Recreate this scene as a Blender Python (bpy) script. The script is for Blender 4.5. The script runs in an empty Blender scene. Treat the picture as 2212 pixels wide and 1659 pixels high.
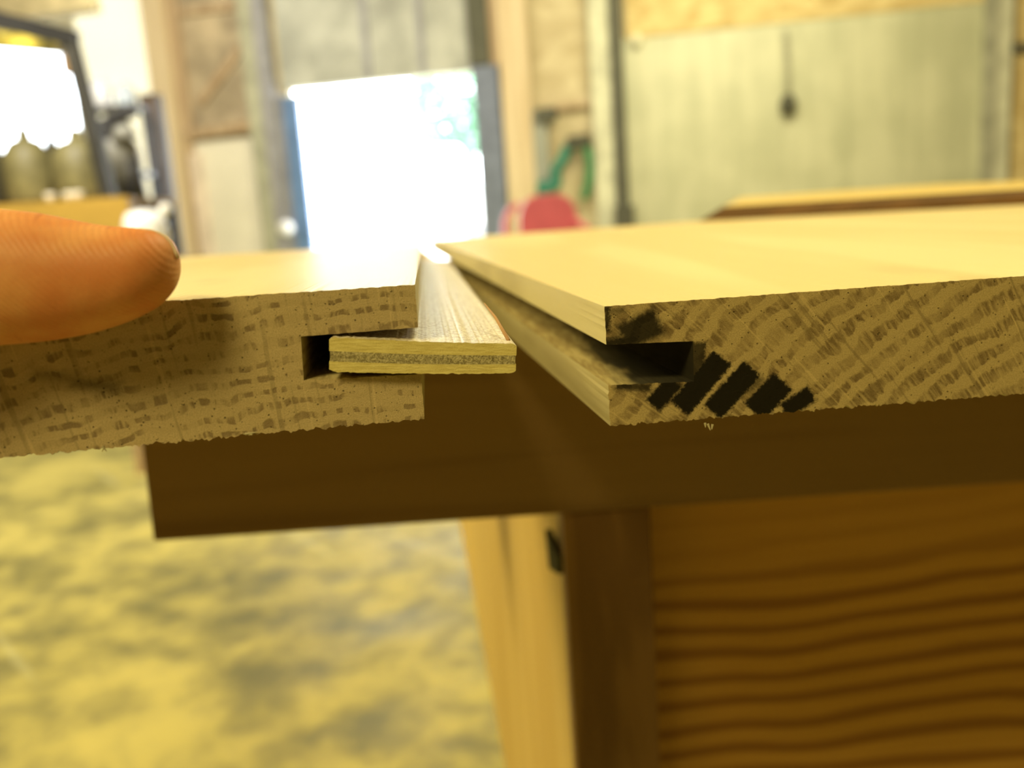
import bpy, bmesh, math, random
from mathutils import Vector, Matrix, noise
random.seed(7)
C = bpy.context.scene.collection
SC = bpy.context.scene
R = math.radians

# ------------------------------------------------------------------ camera
F_PX, CX, CY = 1950.0, 1106.0, 829.5
ROLL = R(3.9)
PITCH = math.atan((CY - 450.0) * math.cos(ROLL) / F_PX)
ZT = 0.800                       # height of the rail top the boards lie on
CAM = Vector((0, 0, ZT + 0.0350))
FW = Vector((0, math.cos(PITCH), -math.sin(PITCH)))
R0 = Vector((1, 0, 0)); U0 = Vector((0, math.sin(PITCH), math.cos(PITCH)))
RT = R0 * math.cos(ROLL) - U0 * math.sin(ROLL)
UP = R0 * math.sin(ROLL) + U0 * math.cos(ROLL)
cd = bpy.data.cameras.new('camera'); cam = bpy.data.objects.new('camera', cd); C.objects.link(cam)
cam.matrix_world = Matrix(((RT.x, UP.x, -FW.x, CAM.x), (RT.y, UP.y, -FW.y, CAM.y), (RT.z, UP.z, -FW.z, CAM.z), (0, 0, 0, 1)))
cd.sensor_width = 36; cd.lens = 36 * F_PX / 2212; cd.clip_start = 0.01; cd.clip_end = 200
cd.dof.use_dof = True; cd.dof.focus_distance = 0.134; cd.dof.aperture_fstop = cd.lens / 2.1
SC.camera = cam

# ------------------------------------------------------------------ world, lamps, exposure
SC.view_settings.view_transform = 'Standard'; SC.view_settings.look = 'None'
SC.view_settings.exposure = 0.0; SC.view_settings.gamma = 1.0; SC.view_settings.use_curve_mapping = False
w = bpy.data.worlds.new('sky'); SC.world = w; w.use_nodes = True
wb = w.node_tree.nodes['Background']; wb.inputs[0].default_value = (0.86, 0.94, 1.0, 1); wb.inputs[1].default_value = 18.0

def area(name, loc, target, size, power, col, size_y=None):
    l = bpy.data.lights.new(name, 'AREA'); l.energy = power; l.color = col; l.size = size
    if size_y: l.shape = 'RECTANGLE'; l.size_y = size_y
    o = bpy.data.objects.new(name, l); C.objects.link(o); o.location = loc
    d = Vector(target) - Vector(loc); o.rotation_euler = d.to_track_quat('-Z', 'Y').to_euler()
    return o
WARM = (1.0, 0.80, 0.30)
area('ceiling_lamp_light_front', (-0.9, -1.6, 2.9), (0.1, 0.2, 0.8), 0.7, 62, WARM)
area('ceiling_lamp_light_bench', (1.1, 1.3, 3.0), (0.3, 0.4, 0.8), 1.2, 50, (1.0, 0.86, 0.42))
area('added_fill_left', (-2.6, 1.2, 2.6), (0.0, 0.8, 0.5), 1.2, 98, WARM)  # unseen warm fill added for the bench's left-facing side
area('ceiling_lamp_light_wall', (1.5, 6.0, 3.6), (1.5, 9.0, 1.8), 2.5, 230, (1.0, 0.90, 0.55))
area('added_fill_shed', (-1.6, 2.4, 2.8), (-2.2, 4.4, 1.1), 0.8, 95, (1.0, 0.94, 0.82))  # unseen fill added to brighten the jars and rack clutter
area('added_fill_far', (-2.6, 7.2, 3.7), (-3.0, 9.6, 1.5), 1.5, 110, (1.0, 0.92, 0.70))  # extra unseen fill added to lift the plywood left of the doorway

# ------------------------------------------------------------------ pixel helpers (frame 2212 x 1659)
def ray(px, py): return FW + RT * ((px - CX) / F_PX) - UP * ((py - CY) / F_PX)
def at_z(px, py, z): v = ray(px, py); return CAM + v * ((z - CAM.z) / v.z)
def at_y(px, py, y): v = ray(px, py); return CAM + v * (y / v.y)

# ------------------------------------------------------------------ node expression helper
class N:
    def __init__(s, name):
        m = bpy.data.materials.new(name); m.use_nodes = True; s.m = m; s.t = m.node_tree
        s.b = s.t.nodes['Principled BSDF']
    def new(s, k): return s.t.nodes.new(k)
    def link(s, a, b): s.t.links.new(a, b)
    def put(s, sock, v):
        if isinstance(v, V): v = v.s
        if isinstance(v, bpy.types.NodeSocket): s.link(v, sock)
        elif isinstance(v, (tuple, list)) and len(v) == 3 and sock.type == 'RGBA': sock.default_value = (*v, 1)
        else: sock.default_value = v
    def math(s, op, a, b=None, c=None, clamp=False):
        n = s.new('ShaderNodeMath'); n.operation = op; n.use_clamp = clamp
        for i, v in enumerate((a, b, c)):
            if v is not None: s.put(n.inputs[i], v)
        return V(s, n.outputs[0])
    def coords(s, kind='Object'):
        n = s.new('ShaderNodeTexCoord'); return n.outputs[kind]
    def xyz(s, vec):
        n = s.new('ShaderNodeSeparateXYZ'); s.link(vec, n.inputs[0]); return [V(s, o) for o in n.outputs]
    def vec(s, x, y, z):
        n = s.new('ShaderNodeCombineXYZ')
        for i, v in enumerate((x, y, z)): s.put(n.inputs[i], v)
        return n.outputs[0]
    def noise(s, vec, scale=5, detail=3, rough=0.5, dist=0, color=False):
        n = s.new('ShaderNodeTexNoise'); s.link(vec, n.inputs['Vector'])
        n.inputs['Scale'].default_value = scale; n.inputs['Detail'].default_value = detail
        n.inputs['Roughness'].default_value = rough; n.inputs['Distortion'].default_value = dist
        return n.outputs[1] if color else V(s, n.outputs[0])
    def voronoi(s, vec, scale=5, out='Distance', feature='F1', rand=1.0):
        n = s.new('ShaderNodeTexVoronoi'); s.link(vec, n.inputs['Vector']); n.feature = feature
        n.inputs['Scale'].default_value = scale; n.inputs['Randomness'].default_value = rand
        o = n.outputs[out]; return o if out == 'Color' else V(s, o)
    def mapr(s, v, a, b, c=0.0, d=1.0, smooth=True):
        n = s.new('ShaderNodeMapRange'); n.interpolation_type = 'SMOOTHSTEP' if smooth else 'LINEAR'
        s.put(n.inputs['Value'], v)
        n.inputs['From Min'].default_value = a; n.inputs['From Max'].default_value = b
        n.inputs['To Min'].default_value = c; n.inputs['To Max'].default_value = d
        return V(s, n.outputs[0])
    def mix(s, f, a, b, mode='MIX'):
        n = s.new('ShaderNodeMix'); n.data_type = 'RGBA'; n.blend_type = mode; n.clamp_factor = True
        s.put(n.inputs[0], f); s.put(n.inputs[6], a); s.put(n.inputs[7], b); return n.outputs[2]
    def bump(s, h, dist=0.001, strength=1.0):
        n = s.new('ShaderNodeBump'); s.put(n.inputs['Height'], h)
        n.inputs['Distance'].default_value = dist; n.inputs['Strength'].default_value = strength
        s.link(n.outputs[0], s.b.inputs['Normal'])
    def out(s, col, rough=0.6, spec=None, metal=None):
        s.put(s.b.inputs['Base Color'], col); s.put(s.b.inputs['Roughness'], rough)
        if spec is not None: s.b.inputs['Specular IOR Level'].default_value = spec
        if metal is not None: s.b.inputs['Metallic'].default_value = metal
        return s.m
class V:
    def __init__(s, n, sock): s.n = n; s.s = sock
    def __add__(s, o): return s.n.math('ADD', s, o)
    __radd__ = __add__
    def __mul__(s, o): return s.n.math('MULTIPLY', s, o)
    __rmul__ = __mul__
    def __sub__(s, o): return s.n.math('SUBTRACT', s, o)
    def __rsub__(s, o): return s.n.math('SUBTRACT', o, s)
    def __truediv__(s, o): return s.n.math('DIVIDE', s, o)
    def absv(s): return s.n.math('ABSOLUTE', s)
    def mx(s, o): return s.n.math('MAXIMUM', s, o)
    def mn(s, o): return s.n.math('MINIMUM', s, o)
    def sqrt(s): return s.n.math('SQRT', s)
    def frac(s): return s.n.math('FRACT', s)
    def inv(s): return 1.0 - s

def plain(name, col, rough=0.6, metal=0.0, var=0.12, scale=6.0, spec=None, bump=0.0):
    n = N(name); v = n.noise(n.coords(), scale, 4, 0.6)
    dark = tuple(c * (1 - var * 1.6) for c in col); lite = tuple(min(1, c * (1 + var)) for c in col)
    c = n.mix(n.mapr(v, 0.3, 0.7), dark, lite)
    if bump: n.bump(v, bump)
    return n.out(c, rough, spec, metal)

# end grain: growth rings about a pith (mm), radial latewood teeth, rays, pores, optional black stain boxes
def end_grain(name, pith, pitch, stain_boxes, light, mid, dark, tooth=1.0, thick=0.55, seed=0.0, ray_amt=0.5, phase=0.0, cover=0.5, t2=2.4, pits=0.0, tw=0.45, gate=0.12):
    n = N(name); X, Y, Z = n.xyz(n.coords())
    u = X * 1000.0; v = Z * 1000.0
    base = n.vec(u + seed, v + seed, Y * 1000.0)
    wx = n.noise(base, 0.16, 2, 0.5) - 0.5
    wy = n.noise(n.vec(u + seed + 37.0, v, 0.0), 0.16, 2, 0.5) - 0.5
    fz = n.noise(base, 1.6, 3, 0.6) - 0.5
    du = u - pith[0] + wx * 4.0; dv = v - pith[1] + wy * 4.0
    r = (du * du + dv * dv).sqrt()
    th = n.math('ARCTAN2', (v - pith[1]) + wy * 0.6, (u - pith[0]) + wx * 0.6)
    Rm = math.hypot(pith[0] - 20, pith[1] - 8)
    arc = th * Rm                                         # mm along the ring
    teeth = n.noise(n.vec(arc * 1.0, r * 0.10, seed), 1.0 * tooth, 2, 0.55)
    teeth2 = n.noise(n.vec(arc * 1.0, r * 0.22, seed + 9.0), t2 * tooth, 2, 0.6)
    rr = r / pitch + phase + (teeth - 0.5) * tw + (n.noise(base, 0.35, 2) - 0.5) * (tw * 0.8)
    fr = rr.frac()
    band = n.mapr(fr, 0.0, 0.10) * n.mapr(fr, thick * 0.75, thick, 1.0, 0.0)      # latewood
    dens = n.mapr(teeth2 * 0.6 + teeth * 0.4, cover - gate, cover + gate * 0.85)
    patch = n.mapr(n.noise(base, 0.22, 2, 0.5), 0.36, 0.60, 0.35, 1.0)
    late = band * dens * patch
    grit = n.noise(base, 5.5, 3, 0.7)
    grit2 = n.noise(base, 14.0, 2, 0.7)
    col = n.mix(n.mapr(grit * 0.65 + grit2 * 0.35, 0.38, 0.60), mid, light)
    col = n.mix(band * 0.35, col, mid)
    col = n.mix(late * n.mapr(grit, 0.25, 0.6, 1.0, 0.7), col, dark)
    rays = n.mapr(n.noise(n.vec(arc * 1.0, r * 0.03, seed + 3.0), 1.3 * tooth, 1, 0.5), 0.63, 0.70)
    col = n.mix(rays * ray_amt, col, tuple(c * 0.55 for c in mid))
    raysl = n.mapr(n.noise(n.vec(arc * 1.0, r * 0.03, seed + 23.0), 1.7 * tooth, 1, 0.5), 0.66, 0.72)
    col = n.mix(raysl * ray_amt * 0.7, col, tuple(min(1, c * 1.3) for c in light))
    pores = n.mapr(n.voronoi(base, 1.15), 0.10, 0.17, 1.0, 0.0) * n.mapr(n.noise(base, 0.6, 2), 0.48, 0.56)
    col = n.mix(pores * 0.75, col, tuple(c * 0.25 for c in dark))
    pt = n.mapr(n.noise(n.vec(u + seed, v * 1.3 + seed, 2.0), 2.2, 3, 0.65), 0.66, 0.69) * n.mapr(n.noise(base, 0.5, 2), 0.45, 0.55)
    if pits: col = n.mix(pt * pits, col, tuple(c * 0.35 for c in dark))
    col = n.mix(n.mapr(grit2, 0.60, 0.70) * 0.28, col, dark)
    h = grit * 0.5 - pt * 0.5 * pits + grit2 * 0.35 - late * 0.25 - pores * 0.6
    if stain_boxes:
        su = u + fz * 1.5 + (grit - 0.5) * 0.9; sv = v + (n.noise(base, 1.9, 3) - 0.5) * 1.0 + (grit2 - 0.5) * 0.9
        tot = None
        for (cu, cv, hl, hw, ang, soft, amt) in stain_boxes:
            ca, sa = math.cos(R(ang)), math.sin(R(ang))
            a = (su - cu) * ca + (sv - cv) * sa; b = (sv - cv) * ca - (su - cu) * sa
            d = (a.absv() - hl).mx(b.absv() - hw)
            k = n.mapr(d, -soft, soft, amt, 0.0)
            tot = k if tot is None else tot.mx(k)
        tot = tot * n.mapr(grit, 0.28, 0.36, 0.95, 1.0)
        col = n.mix(tot, col, (0.016, 0.013, 0.007))
    n.bump(h, 0.00035, 0.9)
    return n.out(col, 0.85, 0.15)

# long grain wood: axis = grain direction in object space
def wood(name, light, dark, axis='y', scale=40.0, contrast=1.0, rough=0.5, spec=0.5, stretch=0.06, fine=True, dirty=0.0, knots=False, wob=0.0, coat=0.0):
    n = N(name); x, y, z = n.xyz(n.coords())
    s = {'x': (stretch, 1, 1), 'y': (1, stretch, 1), 'z': (1, 1, stretch)}[axis]
    p = n.vec(x * s[0], y * s[1], z * s[2])
    a = n.noise(p, scale, 3, 0.5, wob)
    rings = n.math('SINE', a * (26.0 * contrast))
    b = n.noise(p, scale * 9, 2, 0.6)
    f = n.mapr(rings * 0.5 + 0.5, 0.15, 0.95) * 0.75 + b * 0.35
    col = n.mix(f, light, dark)
    if dirty:
        sp = n.noise(n.vec(x * 3.0, y * 1.0, z), 9.0, 3, 0.6)
        col = n.mix(n.mapr(sp, 0.62, 0.74) * dirty, col, tuple(c * 0.35 for c in dark))
    if fine: n.bump(b * 0.6 + rings * 0.1, 0.0003, 0.5)
    return n.out(col, rough, spec)

def osb(name, light, dark, scale=9):
    n = N(name); co = n.coords(); x, y, z = n.xyz(co)
    wv = n.noise(co, 4, 2, color=True)
    c1 = n.voronoi(n.vec(x * 1.0, y, z * 1.7), scale * 1.0, 'Color')
    g = n.xyz(c1)[0]; big = n.noise(co, 1.4, 3)
    col = n.mix(g * 0.7 + n.mapr(big, 0.3, 0.7) * 0.4, dark, light)
    return n.out(col, 0.75, 0.2)

def emit(name, col, s):
    n = N(name); n.b.inputs['Emission Color'].default_value = (*col, 1); n.b.inputs['Emission Strength'].default_value = s
    n.b.inputs['Base Color'].default_value = (*[min(c, .8) for c in col], 1); return n.m

# ------------------------------------------------------------------ object helpers
def tag(o, label=None, cat=None, group=None, kind=None):
    if label: o['label'] = label
    if cat: o['category'] = cat
    if group: o['group'] = group
    if kind: o['kind'] = kind
    return o
def empty(name, loc=(0, 0, 0), rz=0.0):
    o = bpy.data.objects.new(name, None); o.empty_display_size = 0.05; C.objects.link(o); o.location = loc; o.rotation_euler = (0, 0, rz); return o
def link_bm(name, bm, mats, parent=None, smooth=False, recalc=True):
    if recalc: bmesh.ops.recalc_face_normals(bm, faces=bm.faces)
    me = bpy.data.meshes.new(name); bm.to_mesh(me); bm.free()
    for m in (mats if isinstance(mats, (list, tuple)) else [mats]): me.materials.append(m)
    if smooth:
        for p in me.polygons: p.use_smooth = True
    o = bpy.data.objects.new(name, me); C.objects.link(o)
    if parent: o.parent = parent
    return o
def bev(o, w=0.002, seg=2):
    m = o.modifiers.new('bevel', 'BEVEL'); m.width = w; m.segments = seg; m.limit_method = 'ANGLE'; return o
def add_box(bm, x0, x1, y0, y1, z0, z1, mi=0):
    v = [bm.verts.new((x, y, z)) for x in (x0, x1) for y in (y0, y1) for z in (z0, z1)]
    fs = [(0, 1, 3, 2), (4, 6, 7, 5), (0, 4, 5, 1), (2, 3, 7, 6), (0, 2, 6, 4), (1, 5, 7, 3)]
    for f in fs:
        q = bm.faces.new([v[i] for i in f]); q.material_index = mi
    return v
def add_hexa(bm, bot, top):
    a = [bm.verts.new(p) for p in bot]; b = [bm.verts.new(p) for p in top]; k = len(a)
    bm.faces.new(a[::-1]); bm.faces.new(b)
    for i in range(k): bm.faces.new((a[i], a[(i + 1) % k], b[(i + 1) % k], b[i]))
def add_lathe(bm, prof, c=(0, 0, 0), seg=32, mat=None):
    rings = []
    for (r, z) in prof:
        if r < 1e-6: rings.append([bm.verts.new((c[0], c[1], c[2] + z))])
        else: rings.append([bm.verts.new((c[0] + r * math.cos(2 * math.pi * i / seg), c[1] + r * math.sin(2 * math.pi * i / seg), c[2] + z)) for i in range(seg)])
    for a, b in zip(rings, rings[1:]):
        for i in range(seg):
            j = (i + 1) % seg
            if len(a) == 1 and len(b) == 1: continue
            if len(a) == 1: bm.faces.new((a[0], b[i], b[j]))
            elif len(b) == 1: bm.faces.new((a[i], a[j], b[0]))
            else: bm.faces.new((a[i], a[j], b[j], b[i]))
def add_tube(bm, pts, rad, seg=12, cap=True):
    pts = [Vector(p) for p in pts]; rings = []; prev = None
    for i, p in enumerate(pts):
        t = (pts[min(i + 1, len(pts) - 1)] - pts[max(i - 1, 0)]).normalized()
        if prev is None:
            ref = Vector((0, 0, 1)) if abs(t.z) < 0.9 else Vector((1, 0, 0)); a = t.cross(ref).normalized()
        else: a = (prev - t * prev.dot(t)).normalized()
        prev = a; b = t.cross(a); r = rad[i] if isinstance(rad, (list, tuple)) else rad
        rings.append([bm.verts.new(p + (a * math.cos(2 * math.pi * k / seg) + b * math.sin(2 * math.pi * k / seg)) * r) for k in range(seg)])
    for a, b in zip(rings, rings[1:]):
        for k in range(seg): bm.faces.new((a[k], a[(k + 1) % seg], b[(k + 1) % seg], b[k]))
    if cap: bm.faces.new(rings[0][::-1]); bm.faces.new(rings[-1])
def catmull(pts, n=8):
    P = [Vector(p) for p in pts]; P = [P[0] * 2 - P[1]] + P + [P[-1] * 2 - P[-2]]; out = []
    for i in range(1, len(P) - 2):
        for k in range(n):
            t = k / n
            out.append(0.5 * ((2 * P[i]) + (-P[i - 1] + P[i + 1]) * t + (2 * P[i - 1] - 5 * P[i] + 4 * P[i + 1] - P[i + 2]) * t * t + (-P[i - 1] + 3 * P[i] - 3 * P[i + 1] + P[i + 2]) * t ** 3))
    out.append(P[-2]); return out

# ------------------------------------------------------------------ room shell
WY = R(-12.0)                                    # the back wall turns towards us on the right
WT = Vector((math.cos(WY), math.sin(WY), 0)); WN = Vector((math.sin(WY), -math.cos(WY), 0))
W0 = at_y(850, 330, 10.0); W0.z = 0
def on_wall(px, py, off=0.0):
    v = ray(px, py); p0 = W0 + WN * off
    t = (p0 - CAM).dot(WN) / v.dot(WN); p = CAM + v * t
    return (p - W0).dot(WT), p.z
wall_root_rz = WY
def wall_obj(name, bm, mat, parent=None, smooth=False):
    o = link_bm(name, bm, mat, parent, smooth)
    if parent is None: o.location = W0; o.rotation_euler = (0, 0, WY)
    return o
# wall frame: local x along the wall, local -y towards the room
def wbox(px0, px1, py0, py1, off, th, name=None, mat=None, z0=None, z1=None, parent=None, ym=None, bevel=0.0):
    ym = (py0 + py1) / 2 if ym is None else ym
    xm = (px0 + px1) / 2
    s0 = on_wall(px0, ym, off + th)[0]; s1 = on_wall(px1, ym, off + th)[0]
    za = on_wall(xm, py1, off + th)[1] if z0 is None else z0; zb = on_wall(xm, py0, off + th)[1] if z1 is None else z1
    bm = bmesh.new(); add_box(bm, s0, s1, -(off + th), -off, za, zb)
    if name is None: return bm
    o = wall_obj(name, bm, mat, parent)
    if bevel: bev(o, bevel)
    return o

m_conc = None
def floor_mat():
    n = N('stained_concrete'); co = n.coords(); x, y, z = n.xyz(co)
    a = n.noise(co, 2.6, 5, 0.62, 0.4); b = n.noise(co, 9.0, 4, 0.65, 0.3); c = n.noise(co, 0.8, 2)
    f = a * 0.55 + b * 0.45 + (c - 0.5) * 0.25
    col = n.mix(n.mapr(f, 0.36, 0.62), (0.16, 0.155, 0.07), (0.50, 0.44, 0.14))
    scr = n.mapr(n.noise(n.vec(x * 1.0 + y * 0.8, y * 0.08 - x * 0.06, 0.0), 7, 2), 0.66, 0.72)
    col = n.mix(scr * 0.3, col, (0.62, 0.60, 0.36))
    n.bump(b, 0.002)
    return n.out(col, n.mapr(a, 0.3, 0.7, 0.45, 0.7), 0.35)
ROOM = [(-8, -3), (6, -3), (6, 8.47), (-3.62, 10.52), (-3.62, 11.7), (-8, 11.7)]
def slab(z0, z1, pts=ROOM):
    bm = bmesh.new(); add_hexa(bm, [(x, y, z0) for x, y in pts], [(x, y, z1) for x, y in pts]); return bm
tag(link_bm('floor', slab(-0.1, 0), floor_mat()), 'mottled yellow and grey-green stained concrete workshop floor', kind='structure')
m_ceil = plain('ceiling_boards', (0.22, 0.18, 0.11), 0.8, scale=2)
m_wall = plain('plywood_wall', (0.50, 0.42, 0.30), 0.75, var=0.22, scale=1.6)
tag(link_bm('ceiling', slab(4.2, 4.3), m_ceil), kind='structure')
bm = bmesh.new(); add_box(bm, 6, 6.1, -3, 8.6, 0, 4.2); tag(link_bm('wall_right', bm, m_wall), kind='structure')
bm = bmesh.new(); add_box(bm, -8, 6, -3.1, -3, 0, 4.2); tag(link_bm('wall_rear', bm, plain('dark_rear_wall', (0.10, 0.08, 0.05), 0.8)), kind='structure')
bm = bmesh.new(); add_box(bm, -8.1, -8, -3, 11.7, 0, 4.2); tag(link_bm('wall_left', bm, m_wall), kind='structure')
bm = bmesh.new(); add_box(bm, -3.66, -3.56, 10.6, 11.7, 0, 4.2); tag(link_bm('wall_annex', bm, m_wall), kind='structure')

# back wall with the door opening
sL = on_wall(395, 300)[0]; sR = (6 - W0.x) / math.cos(WY)
dL = on_wall(640, 350)[0]; dR = on_wall(1035, 320)[0]; dH = on_wall(850, 172)[1]
osb_m = osb('strand_board', (0.74, 0.60, 0.30), (0.48, 0.34, 0.13), 7)
bm = bmesh.new(); add_box(bm, sL, dL, 0, 0.12, 0, 4.2); add_box(bm, dR, sR, 0, 0.12, 0, 4.2); add_box(bm, dL, dR, 0, 0.12, dH, 4.2)
tag(wall_obj('wall_back', bm, osb('strand_board_wall', (0.62, 0.54, 0.36), (0.42, 0.34, 0.2), 4)), kind='structure')

# annex wall on the far left with an open window and a cream wall sheet glowing in place of daylight on it
YA = 11.6
def at_a(px, py): return at_y(px, py, YA)
wx0 = -7.6; wx1 = at_a(182, 200).x; wz0 = 1.0; wz1 = at_a(90, 92).z
tx1 = at_a(372, 200).x; tz1 = 4.1
tx1 = min(tx1, -3.75)
bm = bmesh.new()
add_box(bm, -8, wx0, YA, YA + .1, 0, 4.2); add_box(bm, wx0, tx1, YA, YA + .1, 0, wz0)
add_box(bm, wx0, wx1 - .12, YA, YA + .1, wz1, 4.2); add_box(bm, wx1 - .12, wx1, YA, YA + .1, wz0, 4.2); add_box(bm, tx1, -3.62, YA, YA + .1, 0, 4.2)
tag(link_bm('wall_annex', bm, plain('cream_wall', (0.8, 0.77, 0.62), 0.7)), kind='structure')
bm = bmesh.new(); add_box(bm, wx1, tx1, YA + .02, YA + .05, wz0, 4.2)
tag(link_bm('glowing_wall_sheet', bm, emit('glowing_cream_wall', (0.93, 0.88, 0.66), 0.98)), kind='structure')
bm = bmesh.new(); add_box(bm, wx0, wx1 - .12, YA + .05, YA + .056, wz0, wz1)
gm = N('clear_pane'); gm.b.inputs['Transmission Weight'].default_value = 1.0; gm.b.inputs['Roughness'].default_value = 0.0; gm.b.inputs['IOR'].default_value = 1.02
tag(link_bm('window_2', bm, gm.m), kind='structure')

# ---- outside the door
m_ground = plain('gravel_yard', (0.55, 0.54, 0.5), 0.9, scale=3)
YARD = [(-3.5, 10.75), (16, 6.5), (30, 60), (-30, 60), (-30, 11.9), (-3.5, 11.9)]
tag(link_bm('yard_ground', slab(-0.15, -0.03, YARD), m_ground), 'pale gravel yard outside the open door', 'ground', kind='structure')
m_leaf = plain('pale_leaf', (0.16, 0.34, 0.20), 0.5, var=0.3, scale=3)
m_bark = plain('bark', (0.25, 0.19, 0.13), 0.9)
t = empty('tree', (0, 0, 0)); p = at_y(985, 260, 22.0); t.location = (p.x, p.y, -0.03)
tag(t, 'pale green leafy tree seen through the upper right of the open doorway', 'tree')
bm = bmesh.new(); add_tube(bm, [(0, 0, 0), (0.05, 0, 1.5), (0, 0.1, 3.2)], [0.2, 0.15, 0.1]); link_bm('trunk', bm, m_bark, t)
bm = bmesh.new(); rr = random.Random(3)
for i in range(2600):
    a, b = rr.uniform(0, 6.283), rr.uniform(-1, 1); q = rr.uniform(0.55, 1) ** 0.5
    c = Vector((1.0 * q * math.sqrt(1 - b * b) * math.cos(a), 1.0 * q * math.sqrt(1 - b * b) * math.sin(a), 3.5 + 1.5 * q * b))
    d1 = Vector((rr.uniform(-1, 1), rr.uniform(-1, 1), rr.uniform(-1, 1))).normalized() * 0.11; d2 = d1.cross(Vector((rr.uniform(-1, 1), rr.uniform(-1, 1), rr.uniform(-1, 1)))).normalized() * 0.07
    f = bm.faces.new([bm.verts.new(c - d1), bm.verts.new(c + d2), bm.verts.new(c + d1), bm.verts.new(c - d2)])
link_bm('foliage', bm, m_leaf, t, recalc=False)
# white van parked outside
m_white = plain('white_paint', (0.85, 0.87, 0.9), 0.35, var=0.03)
m_black = plain('grey_rubber', (0.25, 0.25, 0.26), 0.7)
m_glass = plain('tinted_glass', (0.35, 0.42, 0.5), 0.1)
p = at_y(935, 330, 15.0); van = empty('van', (p.x, 15.0, -0.03)); tag(van, 'bright white van parked in the glare outside the door', 'van')
prof = [(-1.6, .35), (1.15, .35), (1.15, .95), (0.8, 1.15), (0.45, 1.86), (-1.6, 1.95)]
bm = bmesh.new(); add_hexa(bm, [(x, -0.8, z) for x, z in prof], [(x, 0.8, z) for x, z in prof]); bev(link_bm('body', bm, m_white, van), 0.05, 3)
bm = bmesh.new(); add_hexa(bm, [(x, -0.81, z) for x, z in [(0.1, 1.15), (0.68, 1.15), (0.42, 1.7), (0.1, 1.7)]], [(x, -0.79, z) for x, z in [(0.1, 1.15), (0.68, 1.15), (0.42, 1.7), (0.1, 1.7)]]); link_bm('side_window', bm, m_glass, van)
for wxx in (-1.05, 0.75):
    for wyy in (-0.72, 0.72):
        bm = bmesh.new(); add_tube(bm, [(wxx, wyy - .1, .33), (wxx, wyy + .1, .33)], .33, 24); link_bm('wheel', bm, m_black, van)

# ------------------------------------------------------------------ things on and in front of the back wall
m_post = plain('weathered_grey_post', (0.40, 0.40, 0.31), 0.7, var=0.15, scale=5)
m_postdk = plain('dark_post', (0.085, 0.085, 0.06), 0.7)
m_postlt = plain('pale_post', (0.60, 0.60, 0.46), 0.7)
m_tan = wood('raw_stud', (0.72, 0.60, 0.42), (0.58, 0.45, 0.28), 'z', 6, rough=0.7)
m_tandk = wood('tan_board', (0.50, 0.38, 0.25), (0.36, 0.25, 0.15), 'z', 6, rough=0.7)
m_ply = plain('aged_plywood', (0.44, 0.36, 0.25), 0.75, var=0.22, scale=2.5)
m_blue = plain('jamb_shade_blue', (0.12, 0.22, 0.46), 0.5, var=0.2, scale=2)  # blue carries the jamb's shadow and the doorway's bloom
m_grey = plain('grey_sheet', (0.42, 0.43, 0.40), 0.6, var=0.2, scale=2.2)
m_greyjamb = plain('grey_jamb', (0.30, 0.30, 0.34), 0.6)
m_cream = plain('cream_panel', (0.78, 0.74, 0.64), 0.6, var=0.05, scale=1.5)
def seam_mat():
    n = N('galvanised_sheet'); co = n.coords(); x, y, z = n.xyz(co)
    a = n.noise(co, 1.7, 4, 0.55); b = n.noise(n.vec(x, y, z * 0.12), 6, 3)
    col = n.mix(n.mapr(a * 0.55 + b * 0.45, 0.38, 0.62), (0.48, 0.49, 0.33), (0.60, 0.60, 0.42))
    st = (x * 1.62).frac(); ln = n.mapr((st - 0.5).absv(), 0.0, 0.06, 1.0, 0.0)
    col = n.mix(ln * 0.18, col, (0.3, 0.31, 0.2))
    return n.out(col, 0.45, 0.5)
def S(o, **k): return tag(o, kind='structure', **k)
S(wbox(360, 560, -30, 285, 0, .03, 'trim_1', m_ply, z1=4.1), label='aged tan plywood wall sheet left of the doorway')
# diagonal brace and ledge on the plywood
def wtube_box(p0, p1, off, th, wpx, name, mat):
    a = on_wall(*p0, off + th); b = on_wall(*p1, off + th)
    d = Vector((b[0] - a[0], 0, b[1] - a[1])); n_ = Vector((-d.z, 0, d.x)).normalized() * (wpx / F_PX * 5.0)
    bm = bmesh.new(); pts = [Vector((a[0], 0, a[1])) + n_, Vector((b[0], 0, b[1])) + n_, Vector((b[0], 0, b[1])) - n_, Vector((a[0], 0, a[1])) - n_]
    add_hexa(bm, [(q.x, -off - th, q.z) for q in pts], [(q.x, -off, q.z) for q in pts]); return wall_obj(name, bm, mat)
S(wtube_box((528, 90), (430, 222), .03, .05, 17, 'trim_2', m_tandk), label='dark diagonal wooden brace on the aged plywood')
S(wtube_box((565, 268), (398, 292), .03, .12, 20, 'trim_3', m_tandk), label='brown wooden ledge over the cream panel')
S(wtube_box((545, 8), (362, 28), .03, .05, 14, 'trim_4', m_tandk), label='brown batten high on the plywood')
tag(wbox(440, 582, 300, 620, 0.03, .04, 'panel_board', m_cream, z0=0), 'smooth cream white board standing under the brown ledge', 'board')
tag(wbox(425, 450, 330, 620, 0.08, .06, 'upright_batten', plain('pink_cream_wood', (0.80, 0.68, 0.58), 0.6), z0=0), 'pale upright batten at left edge of the cream board', 'batten')
S(wbox(345, 392, -30, 700, 0.10, .10, 'trim_5', m_tan, z0=0, z1=4.1), label='pale tan timber post at the left end of the wall')
S(wbox(392, 418, -30, 700, 0.02, .10, 'trim_16', m_tandk, z0=0, z1=4.1), label='brown side of the wall end by the tan post')
S(wbox(547, 578, -30, 700, 0.1, .06, 'trim_6', m_post, z0=0, z1=4.1), label='grey-green post left of the doorway')
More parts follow.
